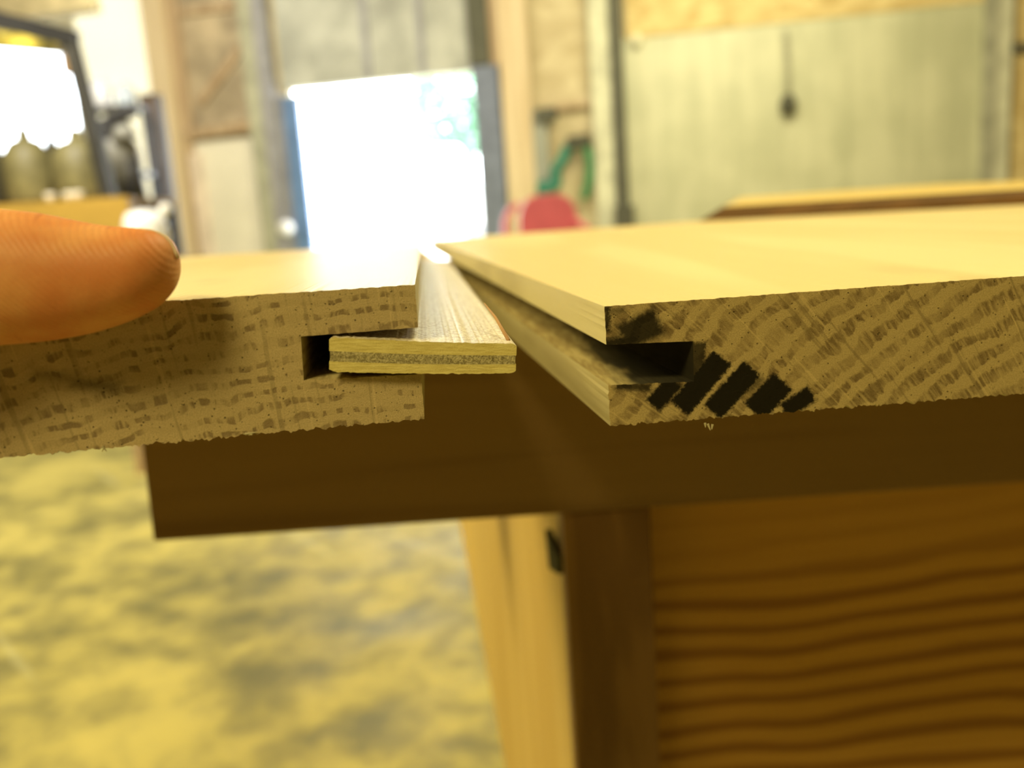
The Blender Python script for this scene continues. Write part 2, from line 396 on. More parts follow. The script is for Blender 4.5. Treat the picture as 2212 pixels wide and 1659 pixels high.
S(wbox(577, 603, -30, 700, 0.06, .12, 'trim_7', m_postlt if False else m_greyjamb, z0=0, z1=4.1), label='dark grey post edge next to the blue jamb')
S(wbox(603, 634, 205, 700, 0.04, .05, 'trim_8', m_greyjamb, z0=0), label='lilac grey door jamb')
S(wbox(634, 668, 205, 700, 0.04, .08, 'trim_9', m_blue, z0=0), label='door jamb at left of doorway, its shadow and bloom coloured in blue')
k = wbox(0, 0, 0, 0, 0, 0)
k.free()
s_, z_ = on_wall(618, 492, .2); bm = bmesh.new(); bmesh.ops.create_icosphere(bm, subdivisions=3, radius=.085)
for v in bm.verts: v.co += Vector((s_, -.2, z_))
add_box(bm, s_ - .02, s_ + .02, -.2, -.09, z_ - .02, z_ + .02)
tag(wall_obj('door_knob', bm, plain('shiny_white_knob', (0.9, 0.92, 1.0), 0.15), smooth=True), 'round shiny pale knob low on the grey jamb', 'knob')
S(wbox(596, 1045, -60, 178, 0.0, .06, 'door_1', m_grey, z1=4.1, z0=dH), label='grey sheet of the raised door above the opening')
for i_, px_ in enumerate((780, 900)):
    S(wbox(px_, px_ + 12, -60, 178, 0.06, .03, 'trim_%d' % (17 + i_), m_greyjamb, z1=4.1, z0=dH + .02))
S(wbox(1008, 1052, -60, 140, 0.06, .10, 'trim_10', m_postdk, z1=4.1), label='dark steel post above right of the doorway')
S(wbox(1038, 1092, 140, 700, 0.06, .08, 'trim_11', plain('blue_grey_jamb', (0.17, 0.20, 0.30), 0.6), z0=0), label='blue-grey door jamb at right of doorway')
S(wbox(1052, 1092, -60, 140, 0.05, .06, 'trim_12', m_tandk, z1=4.1), label='brown stud over the right jamb')
S(wbox(1092, 1152, -60, 700, 0.05, .08, 'trim_13', m_tan, z0=0, z1=4.1), label='pale tan stud right of the doorway')
S(wtube_box((1155, 240), (1282, 222), .01, .1, 9, 'trim_19', m_tandk), label='thin ledge between tan stud and pale post')
tag(wbox(1160, 1192, 238, 700, 0.02, .09, 'downpipe', plain('grey_duct', (0.30, 0.31, 0.27), 0.6), z0=0), 'grey square duct below the thin ledge', 'duct')
tag(wbox(1157, 1200, 232, 262, 0.115, .06, 'electrical_box', m_postdk), 'small dark box on top of the grey duct', 'box')
S(wbox(1284, 1326, -60, 700, 0.05, .14, 'trim_14', m_postlt, z0=0, z1=4.1), label='pale grey post left of the galvanised sheet')
S(wbox(1328, 1352, -60, 700, 0.10, .16, 'trim_15', m_postdk, z0=0, z1=4.1), label='dark upright steel post by the galvanised sheet')
bm = wbox(1328, 1368, 445, 520, 0.10, .24); tag(wall_obj('foot_block', bm, m_postdk), 'dark block against the foot of the dark post', 'block')
# big galvanised sheet: top edge horizontal on the wall
zt_ = on_wall(1600, 58, .06)[1]
tag(wbox(1350, 2125, 60, 700, 0.0, .06, 'metal_sheet_panel', seam_mat(), z0=0.05, z1=zt_), 'large dull galvanised sheet panel covering the wall behind the boards', 'panel')
bm = wbox(1350, 2125, -100, 60, 0.0, .07); bm.free()
bm = bmesh.new(); a0 = on_wall(1352, 40, .07)[0]; a1 = on_wall(2125, 10, .07)[0]; add_box(bm, a0, a1, -.08, 0, zt_, 4.15)
tag(wall_obj('strand_board_sheet', bm, osb_m), 'golden strand board sheet fixed above the galvanised panel', 'board')
tag(wbox(2182, 2330, -100, 700, 0.0, .05, 'strand_board_sheet', osb_m, z0=0.05, z1=4.15), 'golden strand board sheet right of the far right post', 'board')
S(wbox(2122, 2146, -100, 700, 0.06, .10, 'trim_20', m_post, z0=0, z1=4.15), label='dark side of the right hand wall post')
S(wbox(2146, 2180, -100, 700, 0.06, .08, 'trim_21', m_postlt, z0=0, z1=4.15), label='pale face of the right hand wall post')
tag(wbox(2178, 2330, 88, 108, 0.05, .06, 'steel_bar', m_postdk), 'short black bar fixed on strand board at far right', 'bar')
# hanging cable with weight
cb = empty('hanging_cable', W0, WY); tag(cb, 'thin cable hanging down the galvanised panel with a dark round end', 'cable')
a = on_wall(1697, 66, 0.16); b = on_wall(1702, 225, 0.16)
bm = bmesh.new(); add_tube(bm, [(a[0], -0.16, a[1]), (a[0] + .01, -0.16, (a[1] + b[1]) / 2), (b[0], -0.16, b[1])], .022, 10); link_bm('cable', bm, m_post, cb, True)
bm = bmesh.new(); add_lathe(bm, [(0, -.11), (.05, -.09), (.085, 0), (.05, .08), (0, .1)], (b[0], -0.16, b[1])); link_bm('weight', bm, m_postdk, cb, True)
s_, z_ = on_wall(1375, 86, .15); bm = bmesh.new(); bmesh.ops.create_icosphere(bm, subdivisions=3, radius=.055)
for v in bm.verts: v.co += Vector((s_, -.15, z_))
add_box(bm, s_ - .015, s_ + .015, -.14, -.06, z_ - .015, z_ + .015)
tag(wall_obj('knob', bm, plain('white_ceramic', (0.95, 0.92, 0.7), 0.15), smooth=True), 'small bright round knob at top left of the galvanised panel', 'knob')
# green hose
hz = empty('garden_hose', W0, WY); tag(hz, 'green hose looped over a dark hook beside the pale grey post', 'hose')
def wp(px, py, off): s_, z_ = on_wall(px, py, off); return (s_, -off, z_)
m_teal = plain('teal_hose', (0.03, 0.22, 0.16), 0.4)
bm = bmesh.new(); add_tube(bm, catmull([wp(1250, 312, .2), wp(1228, 318, .2), wp(1215, 345, .2), wp(1200, 370, .2), wp(1202, 395, .2), wp(1185, 408, .2), wp(1172, 400, .2), wp(1172, 440, .2)], 8), .055, 12); link_bm('hose', bm, m_teal, hz, True)
bm = bmesh.new(); add_tube(bm, catmull([wp(1268, 316, .2), wp(1274, 350, .2), wp(1272, 390, .2), wp(1262, 430, .2)], 8), .045, 12); link_bm('hose_end', bm, plain('green_hose', (0.05, 0.24, 0.10), 0.4), hz, True)
bm = bmesh.new(); add_tube(bm, [wp(1226, 310, .21), wp(1276, 304, .21)], .07, 12); link_bm('hook', bm, m_postdk, hz, True)
# red plastic chair
ch = empty('plastic_chair', (0, 0, 0), R(8)); p = at_y(1180, 430, 5.6); ch.location = (p.x, p.y, 0); tag(ch, 'red moulded plastic chair standing right of the doorway', 'chair')
m_red = plain('red_plastic', (0.72, 0.17, 0.20), 0.35, var=0.05)
ht = at_y(1190, 418, 5.6).z
def flat_curve(pts, th, y):
    bm = bmesh.new(); add_hexa(bm, [(x, y, z) for x, z in pts], [(x, y + th, z) for x, z in pts]); return bm
hw = .235; out_ = []
for i in range(17):
    a = math.pi * i / 16; out_.append((hw * math.copysign(abs(math.cos(a)) ** 0.7, math.cos(a)), ht - .20 + .20 * math.sin(a) ** 0.7 if 0 < i < 16 else ht - .20))
bk = [(hw - .04, .42)] + out_ + [(-hw + .04, .42)]
slot = None
bev(link_bm('backrest', flat_curve([(x * .80 + .045, z) for x, z in bk], .03, .2), m_red, ch), .008)
bm = bmesh.new(); add_tube(bm, catmull([(-.14, .2, ht - .05), (-.2, .19, ht - .09), (-.25, .1, ht - .17), (-.27, -.1, .64), (-.27, -.22, .62)], 6), .022, 10); link_bm('armrest', bm, m_red, ch, True)
bm = bmesh.new(); add_tube(bm, catmull([(.22, .2, ht - .17), (.26, .1, .68), (.27, -.1, .64), (.27, -.22, .62)], 6), .022, 10); link_bm('armrest', bm, m_red, ch, True)
bm = bmesh.new(); add_box(bm, -.25, .25, -.25, .22, .40, .43); bev(link_bm('seat', bm, m_red, ch), .015, 3)
for sx in (-1, 1):
    for sy, zt in ((-.23, .62), (.2, .42)):
        bm = bmesh.new(); add_tube(bm, [(sx * .27, sy * 1.1, 0), (sx * .25, sy, zt)], [.02, .028], 10); link_bm('leg', bm, m_red, ch, True)

# ------------------------------------------------------------------ pallet rack and clutter on the far left
m_black2 = plain('black_steel', (0.02, 0.02, 0.022), 0.5)
m_orange = plain('orange_steel', (0.42, 0.27, 0.05), 0.5, var=0.08)
YR = 3.6
rk = empty('storage_rack', (0, 0, 0)); tag(rk, 'black steel storage rack with an orange shelf beam behind the thumb', 'rack')
a = at_y(152, 88, YR); b = at_y(203, 292, YR); e = b + (b - a) * (b.z / (a.z - b.z))
rk.location = (e.x, YR, 0)
def loc_(p): return Vector(p) - Vector((e.x, YR, 0))
bm = bmesh.new()
def bar(bm, p, q, wd, dp):
    p, q = Vector(p), Vector(q); d = (q - p).normalized(); s_ = d.cross(Vector((0, 1, 0))).normalized() * wd; f_ = Vector((0, dp, 0))
    add_hexa(bm, [p - s_ - f_, p + s_ - f_, p + s_ + f_, p - s_ + f_], [q - s_ - f_, q + s_ - f_, q + s_ + f_, q - s_ + f_])
bar(bm, loc_(e), loc_(a), .022, .03); link_bm('upright', bm, m_black2, rk)
a2 = at_y(-260, -20, YR - .3)
bm = bmesh.new(); bar(bm, loc_(a2), loc_(at_y(165, 85, YR)), .03, .03); link_bm('top_beam', bm, m_black2, rk)
bm = bmesh.new(); bar(bm, loc_(at_y(-260, 60, YR)) + Vector((0, .07, 0)), loc_(at_y(112, 92, YR)) + Vector((0, .07, 0)), .028, .03); link_bm('cross_brace', bm, plain('yellow_striped_steel', (0.60, 0.48, 0.06), 0.5, var=0.5, scale=14), rk)
bm = bmesh.new(); bar(bm, loc_(at_y(143, 120, YR)), loc_(at_y(150, 160, YR)), .014, .02); link_bm('bracket', bm, plain('brown_bracket', (0.35, 0.2, 0.07), 0.5), rk)
sb0 = at_y(-400, 480, YR); zs = at_y(100, 436, YR).z; xr = at_y(288, 455, YR).x
bm = bmesh.new(); add_box(bm, sb0.x - e.x, xr - e.x, -.04, .04, zs - .16, zs); link_bm('shelf_beam', bm, m_orange, rk)
bm = bmesh.new(); add_box(bm, sb0.x - e.x, xr - e.x, .04, .48, zs - .03, zs - .005); link_bm('shelf', bm, m_tandk, rk)
bm = bmesh.new(); add_box(bm, sb0.x - e.x, xr - e.x, .46, .48, 0, zs - .03); link_bm('rear_panel', bm, m_black2, rk)
m_drum = plain('olive_drum', (0.20, 0.18, 0.08), 0.5, var=0.25, scale=9)
m_drumdk = plain('dark_drum', (0.07, 0.065, 0.04), 0.5, var=0.2, scale=9)
def drum(px, wpx, pytop, mat, label, yoff=.0, capc=None):
    y = YR + .16 + yoff; p = at_y(px, 400, y); r = wpx / 2 / F_PX * y; h = at_y(px, pytop, y).z - (zs - .005)
    d = empty('drum', (p.x, y, zs - .004)); tag(d, label, 'drum', 'round drums along the rack shelf')
    bm = bmesh.new(); add_lathe(bm, [(0, 0), (r * .82, 0), (r * .96, h * .12), (r, h * .45), (r * .95, h * .75), (r * .6, h * .95), (r * .25, h), (0, h)], seg=36); link_bm('body', bm, mat, d, True)
    bm = bmesh.new(); add_lathe(bm, [(r * .25, h * .97), (r * .28, h * 1.02), (r * .2, h * 1.16), (0, h * 1.18)], seg=20); link_bm('cap', bm, mat, d, True)
    return d
drum(68, 100, 298, m_drum, 'olive drum with a capped neck, left of the pair in front')
drum(178, 106, 300, m_drum, 'olive drum with a capped neck, right of the pair and nearest the rack upright')
drum(-30, 100, 305, m_drumdk, 'dark drum cut off by the left edge of the photo', .05)
drum(125, 90, 318, m_drumdk, 'dark drum standing behind and between the two olive drums', .205)
for px_, lb in ((110, 'single small white cup on the orange beam edge'), (150, 'left one of two touching white cups on the beam edge'), (170, 'right one of two touching white cups on the beam edge')):
    y = YR; p = at_y(px_, 430, y); bm = bmesh.new(); add_lathe(bm, [(0, 0), (.017, 0), (.022, .03), (.017, .032), (0, .03)], (0, 0, 0), 20)
    o = link_bm('cup', bm, plain('white_cup', (0.75, 0.7, 0.6), 0.3), None, True); o.location = (p.x, y, zs); tag(o, lb, 'cup', 'small white cups on the rack beam')
# machine: grey grinder on a pedestal
YM = 4.3
mc = empty('bench_grinder', (0, 0, 0)); p = at_y(262, 400, YM); mc.location = (p.x, YM, 0); tag(mc, 'grey pedestal grinder with dark arm right of the rack upright', 'machine')
L = lambda px, py, dy=0.0: at_y(px, py, YM + dy) - Vector((p.x, YM, 0))
m_mgrey = plain('machine_grey', (0.26, 0.26, 0.24), 0.4, var=0.2, scale=10); m_mdk = plain('machine_dark', (0.06, 0.06, 0.065), 0.35)
bm = bmesh.new(); q = L(262, 430); add_lathe(bm, [(0, 0), (.2, 0), (.2, .03), (.09, .07), (.085, q.z)], (q.x, .0, 0), 28); link_bm('pedestal', bm, m_mdk, mc, True)
bm = bmesh.new(); q = L(238, 385); add_tube(bm, [q + Vector((0, -.12, .0)), q + Vector((0, -.02, .0))], .062, 28); add_tube(bm, [L(236, 425), L(240, 345)], .04, 20); link_bm('wheel_guard', bm, m_mgrey, mc, True)
bm = bmesh.new(); add_tube(bm, [L(245, 420), L(255, 300), L(268, 290)], [.1, .085, .05], 20); link_bm('motor_housing', bm, m_mgrey, mc, True)
bm = bmesh.new(); add_tube(bm, [L(285, 430), L(280, 380), L(272, 330)], [.07, .06, .05], 20); link_bm('guard', bm, m_mdk, mc, True)
bm = bmesh.new(); add_tube(bm, catmull([L(235, 262, -.1), L(252, 252, -.1), L(292, 238, -.1)], 5), .028, 14); link_bm('arm', bm, m_mdk, mc, True)
bm = bmesh.new(); add_tube(bm, [L(232, 262, -.1), L(236, 300, -.05), L(250, 340)], [.035, .03, .04], 14); link_bm('arm_support', bm, m_mdk, mc, True)
bm = bmesh.new(); add_tube(bm, [L(262, 262, -.06), L(270, 300, -.06)], [.03, .06], 18); link_bm('lamp_head', bm, plain('grey_enamel', (0.5, 0.5, 0.45), 0.3), mc, True)
m_shiny = plain('shiny_white_plastic', (0.9, 0.92, 1.0), 0.12, var=0.02)
def jar(px, py, wpx, hpx, y, lab, name='bottle', zbase=None, mat=None, cap=True):
    p = at_y(px, py, y); k = y / F_PX; r = wpx / 2 * k; h = hpx * k
    b = empty(name, (p.x, y, p.z if zbase is None else zbase)); tag(b, lab, name)
    bm = bmesh.new(); add_lathe(bm, [(0, 0), (r * .9, 0), (r, h * .06), (r, h * .62), (r * .75, h * .8), (r * .36, h * .88), (r * .36, h * .94), (0, h * .94)], seg=28); link_bm('body', bm, mat or m_shiny, b, True)
    bm = bmesh.new(); add_lathe(bm, [(r * .42, h * .9), (r * .42, h), (0, h)], seg=20); link_bm('cap', bm, mat or m_shiny, b, True)
# dark timber post and a shelf unit carrying pale jars that stand in for bright glints
bp = empty('timber_post', (0, 0, 0)); 
YB = 4.92
a = at_y(325, 205, YB); e2 = Vector((a.x, YB, 0))
bm = bmesh.new(); add_box(bm, e2.x - .045, e2.x + .045, YB - .05, YB + .05, 0, a.z); bpo = link_bm('timber_post', bm, wood('dark_brown_timber', (0.13, 0.085, 0.05), (0.08, 0.05, 0.03), 'z', 10)); bpo['label'] = 'dark brown timber post standing left of the tan wall post'; bpo['category'] = 'post'
bpy.data.objects.remove(bp)
YS = 4.7
sh = empty('shelf_unit', (0, 0, 0)); p0 = at_y(190, 250, YS); p1 = at_y(310, 250, YS); sh.location = (p0.x, YS, 0); tag(sh, 'narrow dark shelf unit behind the grinder holding round jars built for bright glints', 'shelf')
wdt = p1.x - p0.x
for pyy in (232, 378):
    z_ = at_y(245, pyy, YS).z; bm = bmesh.new(); add_box(bm, 0, wdt, -.08, .08, z_ - .02, z_); link_bm('shelf_board', bm, m_mdk, sh)
zt_s = at_y(245, 232, YS).z
for xx in (0.0, wdt - .02):
    bm = bmesh.new(); add_box(bm, xx, xx + .02, .06, .08, 0, zt_s - .02); link_bm('upright', bm, m_mdk, sh)
z1_ = at_y(245, 232, YS).z; z2_ = at_y(245, 378, YS).z
jar(222, 232, 46, 60, YS, 'round white jar built for a glint on top shelf, left and brightest', zbase=z1_)
jar(275, 225, 38, 46, YS, 'pale blue white jar built for a glint on top shelf, right of the brightest jar', zbase=z1_, mat=plain('glint_pale_blue', (0.62, 0.72, 0.85), 0.15))
jar(250, 372, 28, 44, YS - .04, 'small pale jar built for a glint on lower shelf, left one', zbase=z2_, mat=plain('glint_pale_grey', (0.7, 0.72, 0.78), 0.15))
jar(294, 378, 32, 66, YS - .04, 'small white jar built for a glint on lower shelf, right one beside the timber post', zbase=z2_)
# white jug on a stand
YJ = 3.2
st = at_y(330, 560, YJ); jz = st.z
tb = empty('stool', (st.x, YJ, 0)); tag(tb, 'dark stool carrying the white jug, mostly hidden behind the thumb', 'stool')
bm = bmesh.new(); add_box(bm, -.14, .14, -.12, .12, jz - .03, jz); link_bm('seat', bm, m_tandk, tb)
for sx in (-.11, .11):
    for sy in (-.09, .09):
        bm = bmesh.new(); add_box(bm, sx - .015, sx + .015, sy - .015, sy + .015, 0, jz - .03); link_bm('leg', bm, m_tandk, tb)
jg = empty('jug', (st.x, YJ, jz)); tag(jg, 'glossy white plastic jug with a round cap at the thumb tip', 'jug')
k_ = YJ / F_PX; jh = at_y(322, 452, YJ).z - jz
bm = bmesh.new(); add_lathe(bm, [(0, 0), (42 * k_, 0), (45 * k_, .02), (45 * k_, jh * .7), (36 * k_, jh * .93), (14 * k_, jh), (0, jh)], (-6 * k_, 0, 0), 32); link_bm('body', bm, m_shiny, jg, True)
q = at_y(357, 452, YJ); bm = bmesh.new(); bmesh.ops.create_icosphere(bm, subdivisions=3, radius=13 * k_)
for v in bm.verts: v.co += Vector((q.x - st.x, 0, q.z - jz))
link_bm('cap', bm, m_shiny, jg, True)
bm = bmesh.new(); add_tube(bm, catmull([(q.x - st.x, 0, q.z - jz), (34 * k_, 0, jh * .75), (38 * k_, 0, jh * .4), (20 * k_, 0, jh * .15)], 5), 5 * k_, 10); link_bm('handle', bm, m_shiny, jg, True)
# ceiling beam top left
bm = bmesh.new(); a = at_y(-300, 60, 9.0); b = at_y(205, -8, 8.6); bar(bm, a, b, .12, .1)
S(link_bm('trim_22', bm, plain('tan_beam', (0.50, 0.42, 0.24), 0.7)), label='tan timber beam crossing the top left corner')

# ================================================================== the workbench
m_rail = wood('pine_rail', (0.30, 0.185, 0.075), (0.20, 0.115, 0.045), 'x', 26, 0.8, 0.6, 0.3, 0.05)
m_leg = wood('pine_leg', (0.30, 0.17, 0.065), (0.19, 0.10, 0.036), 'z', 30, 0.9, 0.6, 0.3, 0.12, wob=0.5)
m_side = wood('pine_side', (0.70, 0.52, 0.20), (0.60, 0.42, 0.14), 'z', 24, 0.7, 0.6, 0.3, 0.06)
def panel_mat():
    n = N('pine_panel'); x, y, z = n.xyz(n.coords())
    wv = n.noise(n.vec(x * 1.6, y, z * 2.5), 4.0, 2, 0.5) - 0.5
    zz = z + wv * 0.028 - x * 0.07
    f = n.math('SINE', zz * 520.0 + n.noise(n.vec(x * 0.6, 0.0, z * 6.0), 5.0, 2) * 9.0)
    amt = n.mapr(z - x * 0.05 + (n.noise(n.vec(x * 0.3, 0.3, z * 7.0), 1.6, 1) - 0.5) * 0.05, 0.655, 0.70, 1.0, 0.15)
    fine = n.noise(n.vec(x * 0.05, y, z), 160, 2, 0.6)
    c = n.mix(n.mapr(f, -0.3, 0.9) * amt, (0.66, 0.37, 0.075), (0.36, 0.165, 0.028))
    c = n.mix((fine - 0.4) * 0.4, c, (0.38, 0.19, 0.05))
    return n.out(c, 0.55, 0.3)
YRA = 0.318                                               # front face of the rail
wbn = empty('workbench', (0, YRA, 0)); tag(wbn, 'pine workbench whose top rail and legs carry the boards', 'workbench')
lo = lambda p: Vector(p) - Vector((0, YRA, 0))
xl = at_y(316, 1070, YRA).x; zb = at_y(1215, 1100, YRA).z; zbl = at_y(335, 1182, YRA).z
XR = 1.15
bm = bmesh.new(); 
n0 = 60; rr = random.Random(5); topf = []; botf = []
xl0 = at_y(305, 960, YRA).x; xl1 = at_y(332, 1183, YRA).x
zb = (zb + zbl) / 2
add_hexa(bm, [(xl1, 0, zb), (XR, 0, zb), (XR, .038, zb), (xl1, .038, zb)], [(xl0 + .001, 0, ZT), (XR, 0, ZT), (XR, .038, ZT), (xl0 + .001, .038, ZT)])
bev(link_bm('top_rail', bm, m_rail, wbn), .0012)
# front leg
lx0 = at_y(1222, 1250, YRA + .002).x; lx1 = at_y(1411, 1250, YRA + .002).x
bm = bmesh.new(); add_box(bm, lx0, lx1, .002, .034, 0, zb); bev(link_bm('leg', bm, m_leg, wbn), .001)
# wide end board behind the leg, tapering downwards (the lit face)
yb_top = 0.318 * (lx0 / YRA * F_PX - 0) if False else None
def back_y(px, py, x):                 # depth at which the vertical plane x is seen at this pixel
    v = ray(px, py); return x / v.x if abs(v.x) > 1e-6 else 1
ax = lx0 + .0005
p_t = ray(990, 1122); p_b = ray(1095, 1659)
# end board stands along the depth direction of the bench
DB = Vector((-0.129, 1.0, 0)).normalized()
def hit_end(px, py):
    v = ray(px, py); nrm = Vector((DB.y, -DB.x, 0)); o = Vector((ax, YRA + .004, CAM.z)); t = (o - CAM).dot(nrm) / v.dot(nrm); return CAM + v * t
q0 = hit_end(990, 1122); q1 = hit_end(1095, 1659)
slope = (q0.y - q1.y) / (q0.z - q1.z)
yt_ = q0.y + slope * (zb - q0.z); ybm = max(YRA + .06, q0.y + slope * (0.30 - q0.z))
def epos(y, z, off=0.0):
    k = (y - (YRA + .034)) / DB.y; return (ax + DB.x * k + off, y - YRA, z)
bm = bmesh.new(); y0_ = YRA + .0345
add_hexa(bm, [epos(y0_, 0), epos(y0_, 0, .02), epos(ybm, 0, .02), epos(ybm, 0)], [epos(y0_, .30), epos(y0_, .30, .02), epos(ybm, .30, .02), epos(ybm, .30)])
add_hexa(bm, [epos(y0_, .30), epos(y0_, .30, .02), epos(ybm, .30, .02), epos(ybm, .30)], [epos(y0_, ZT - .035), epos(y0_, ZT - .035, .02), epos(yt_, ZT - .035, .02), epos(yt_, ZT - .035)])
link_bm('end_board', bm, m_side, wbn)['label'] = 'pale lit end board behind the dark leg'
# dark slot near the top of the end board's front edge
K = [hit_end(*q) - Vector((0, YRA, 0)) for q in ((1181, 1143), (1211, 1205), (1211, 1240), (1190, 1228))]
bm = bmesh.new(); add_hexa(bm, [k - Vector((.0008, 0, 0)) for k in K], [k + Vector((.002, 0, 0)) for k in K]); link_bm('dark_notch', bm, plain('dark_hole', (0.05, 0.05, 0.03), 0.9), wbn)
# panel to the right, set just behind the rail
bm = bmesh.new(); add_box(bm, lx1 - .004, XR, .0395, .058, .16, ZT - .002); link_bm('front_panel', bm, panel_mat(), wbn)
# rear rail, far legs and stretcher
bm = bmesh.new(); add_box(bm, xl0, XR, .255, .295, ZT - .12, ZT); link_bm('rear_rail', bm, m_rail, wbn)
bm = bmesh.new(); add_box(bm, xl0 + .02, xl0 + .02 + .001, .3, .301, ZT - .01, ZT - .005); bm.free()
rx = at_y(1075, 1600, YRA + .46).x
bm = bmesh.new(); add_box(bm, .02, .10, .40, .44, 0, ZT - .12); bm.free()
bm = bmesh.new(); add_box(bm, XR - .05, XR, .002, .038, 0, zb); link_bm('leg', bm, m_leg, wbn)
bm = bmesh.new(); add_box(bm, XR - .05, XR, .255, .295, 0, ZT - .12); link_bm('leg', bm, m_leg, wbn)
bm = bmesh.new(); add_box(bm, lx0 + .03, XR, .62, .66, ZT - .10, ZT); link_bm('back_rail', bm, m_rail, wbn)
bm = bmesh.new(); add_box(bm, XR - .05, XR, .62, .66, 0, ZT - .10); link_bm('leg', bm, m_leg, wbn)
bm = bmesh.new(); add_box(bm, lx0 + .03, lx0 + .08, .62, .66, 0, ZT - .10); link_bm('leg', bm, m_leg, wbn)

# ================================================================== the boards
m_top = wood('pine_board_face', (0.84, 0.73, 0.45), (0.76, 0.62, 0.33), 'y', 22, 0.6, 0.42, 0.9, 0.10, dirty=0.35)
m_edge = wood('sawn_board_edge', (0.56, 0.51, 0.34), (0.44, 0.39, 0.25), 'y', 60, 0.8, 0.7, 0.3, 0.08, dirty=0.5)
def groove_mat(name, stain):
    n = N(name); x, y, z = n.xyz(n.coords())
    a = n.noise(n.vec(x, y * 0.12, z), 700, 3, 0.6); c = n.mix(n.mapr(a, .35, .65), (0.50, 0.42, 0.22), (0.32, 0.25, 0.12))
    if stain:
        m = n.noise(n.vec(x, y * 0.25, z), 160, 3, 0.6, 0.5)
        k = n.mapr(y * 1000.0 + (m - 0.5) * 60.0, 8.0, 90.0, 0.97, 0.72)  # black stain at the front; darkness further back also paints in shade
        e = n.mapr(x * 1000.0 + (m - 0.5) * 12.0, 1.0, 5.0)
        c = n.mix(k * e, c, (0.02, 0.018, 0.012))
    return n.out(c, 0.85, 0.15)
m_gr_r = groove_mat('stained_shaded_groove', True); m_gr_l = groove_mat('clean_groove', False)

def frame(o, xd, yd):
    xd = Vector(xd).normalized(); yd = Vector(yd).normalized(); z = xd.cross(yd).normalized()
    return Matrix(((xd.x, yd.x, z.x, o.x), (xd.y, yd.y, z.y, o.y), (xd.z, yd.z, z.z, o.z), (0, 0, 0, 1)))
def skewframe(o, xd, yd):
    """orthonormal frame with x = xd; returns matrix and the depth direction in local coordinates"""
    xd = Vector(xd).normalized(); z = Vector((0, 0, 1)); z = (z - xd * z.dot(xd)).normalized(); y = z.cross(xd)
    M = Matrix(((xd.x, y.x, z.x, o.x), (xd.y, y.y, z.y, o.y), (xd.z, y.z, z.z, o.z), (0, 0, 0, 1)))
    d = Vector(yd); return M, Vector((d.dot(xd), d.dot(y), d.dot(z)))

def board(name, outline, M, dl, length, mats, seed):
    """outline: list of (u, v, step, jitter, kind) in mm; kind of the face grown from this edge: 0 top 1 edge 2 groove 3 bottom"""
    rr = random.Random(seed); pts = []; kinds = []; jit = []
    n = len(outline)
    for i, (u, v, step, jt, kd) in enumerate(outline):
        u2, v2 = outline[(i + 1) % n][:2]; L_ = math.hypot(u2 - u, v2 - v); k = max(1, int(L_ / step))
        nx, ny = (v2 - v) / L_, -(u2 - u) / L_
        for j in range(k):
            t = j / k; pu, pv = u + (u2 - u) * t, v + (v2 - v) * t
            if 0 < j and jt:
                q = noise.noise(Vector((pu * 0.9 + seed * 7, pv * .9, 0.0))) * jt + noise.noise(Vector((pu * 3.7, pv * 3.7, seed * 3.1))) * jt * .6 + rr.uniform(-1, 1) * jt * .26
                pu += nx * q; pv += ny * q
            pts.append((pu, pv)); kinds.append(kd); jit.append(jt)
    bm = bmesh.new(); steps = [0, .0015, .006, .03, .1, .2, length]; rings = []
    cx = sum(p[0] for p in pts) / len(pts)
    base = []
    for i, (u, v, step, jt, kd) in enumerate(outline): base.append((u, v))
    for si, s in enumerate(steps):
        ring = []; fade = max(0.0, 1 - s / .02)
        idx = 0
        for i, (u, v, step, jt, kd) in enumerate(outline):
            u2, v2 = outline[(i + 1) % n][:2]; L_ = math.hypot(u2 - u, v2 - v); k = max(1, int(L_ / step))
            for j in range(k):
                t = j / k; bu, bv = u + (u2 - u) * t, v + (v2 - v) * t; pu, pv = pts[idx]; idx += 1
                ring.append(bm.verts.new(Vector(((bu + (pu - bu) * fade) / 1000, 0, (bv + (pv - bv) * fade) / 1000)) + dl * s))
        rings.append(ring)
    m = len(pts)
    f = bm.faces.new(rings[0]); f.material_index = 0
    f = bm.faces.new(rings[-1][::-1]); f.material_index = 0
    mi = {0: 1, 1: 2, 2: 3, 3: 2}
    for a, b in zip(rings, rings[1:]):
        for i in range(m):
            j = (i + 1) % m; q = bm.faces.new((a[i], b[i], b[j], a[j])); q.material_index = mi[kinds[i]]
    bmesh.ops.recalc_face_normals(bm, faces=bm.faces)
    ng = [f for f in bm.faces if len(f.verts) > 4]
    bmesh.ops.triangulate(bm, faces=ng, quad_method='BEAUTY', ngon_method='EAR_CLIP')
    o = link_bm(name, bm, mats, recalc=False); o.matrix_world = M; return o

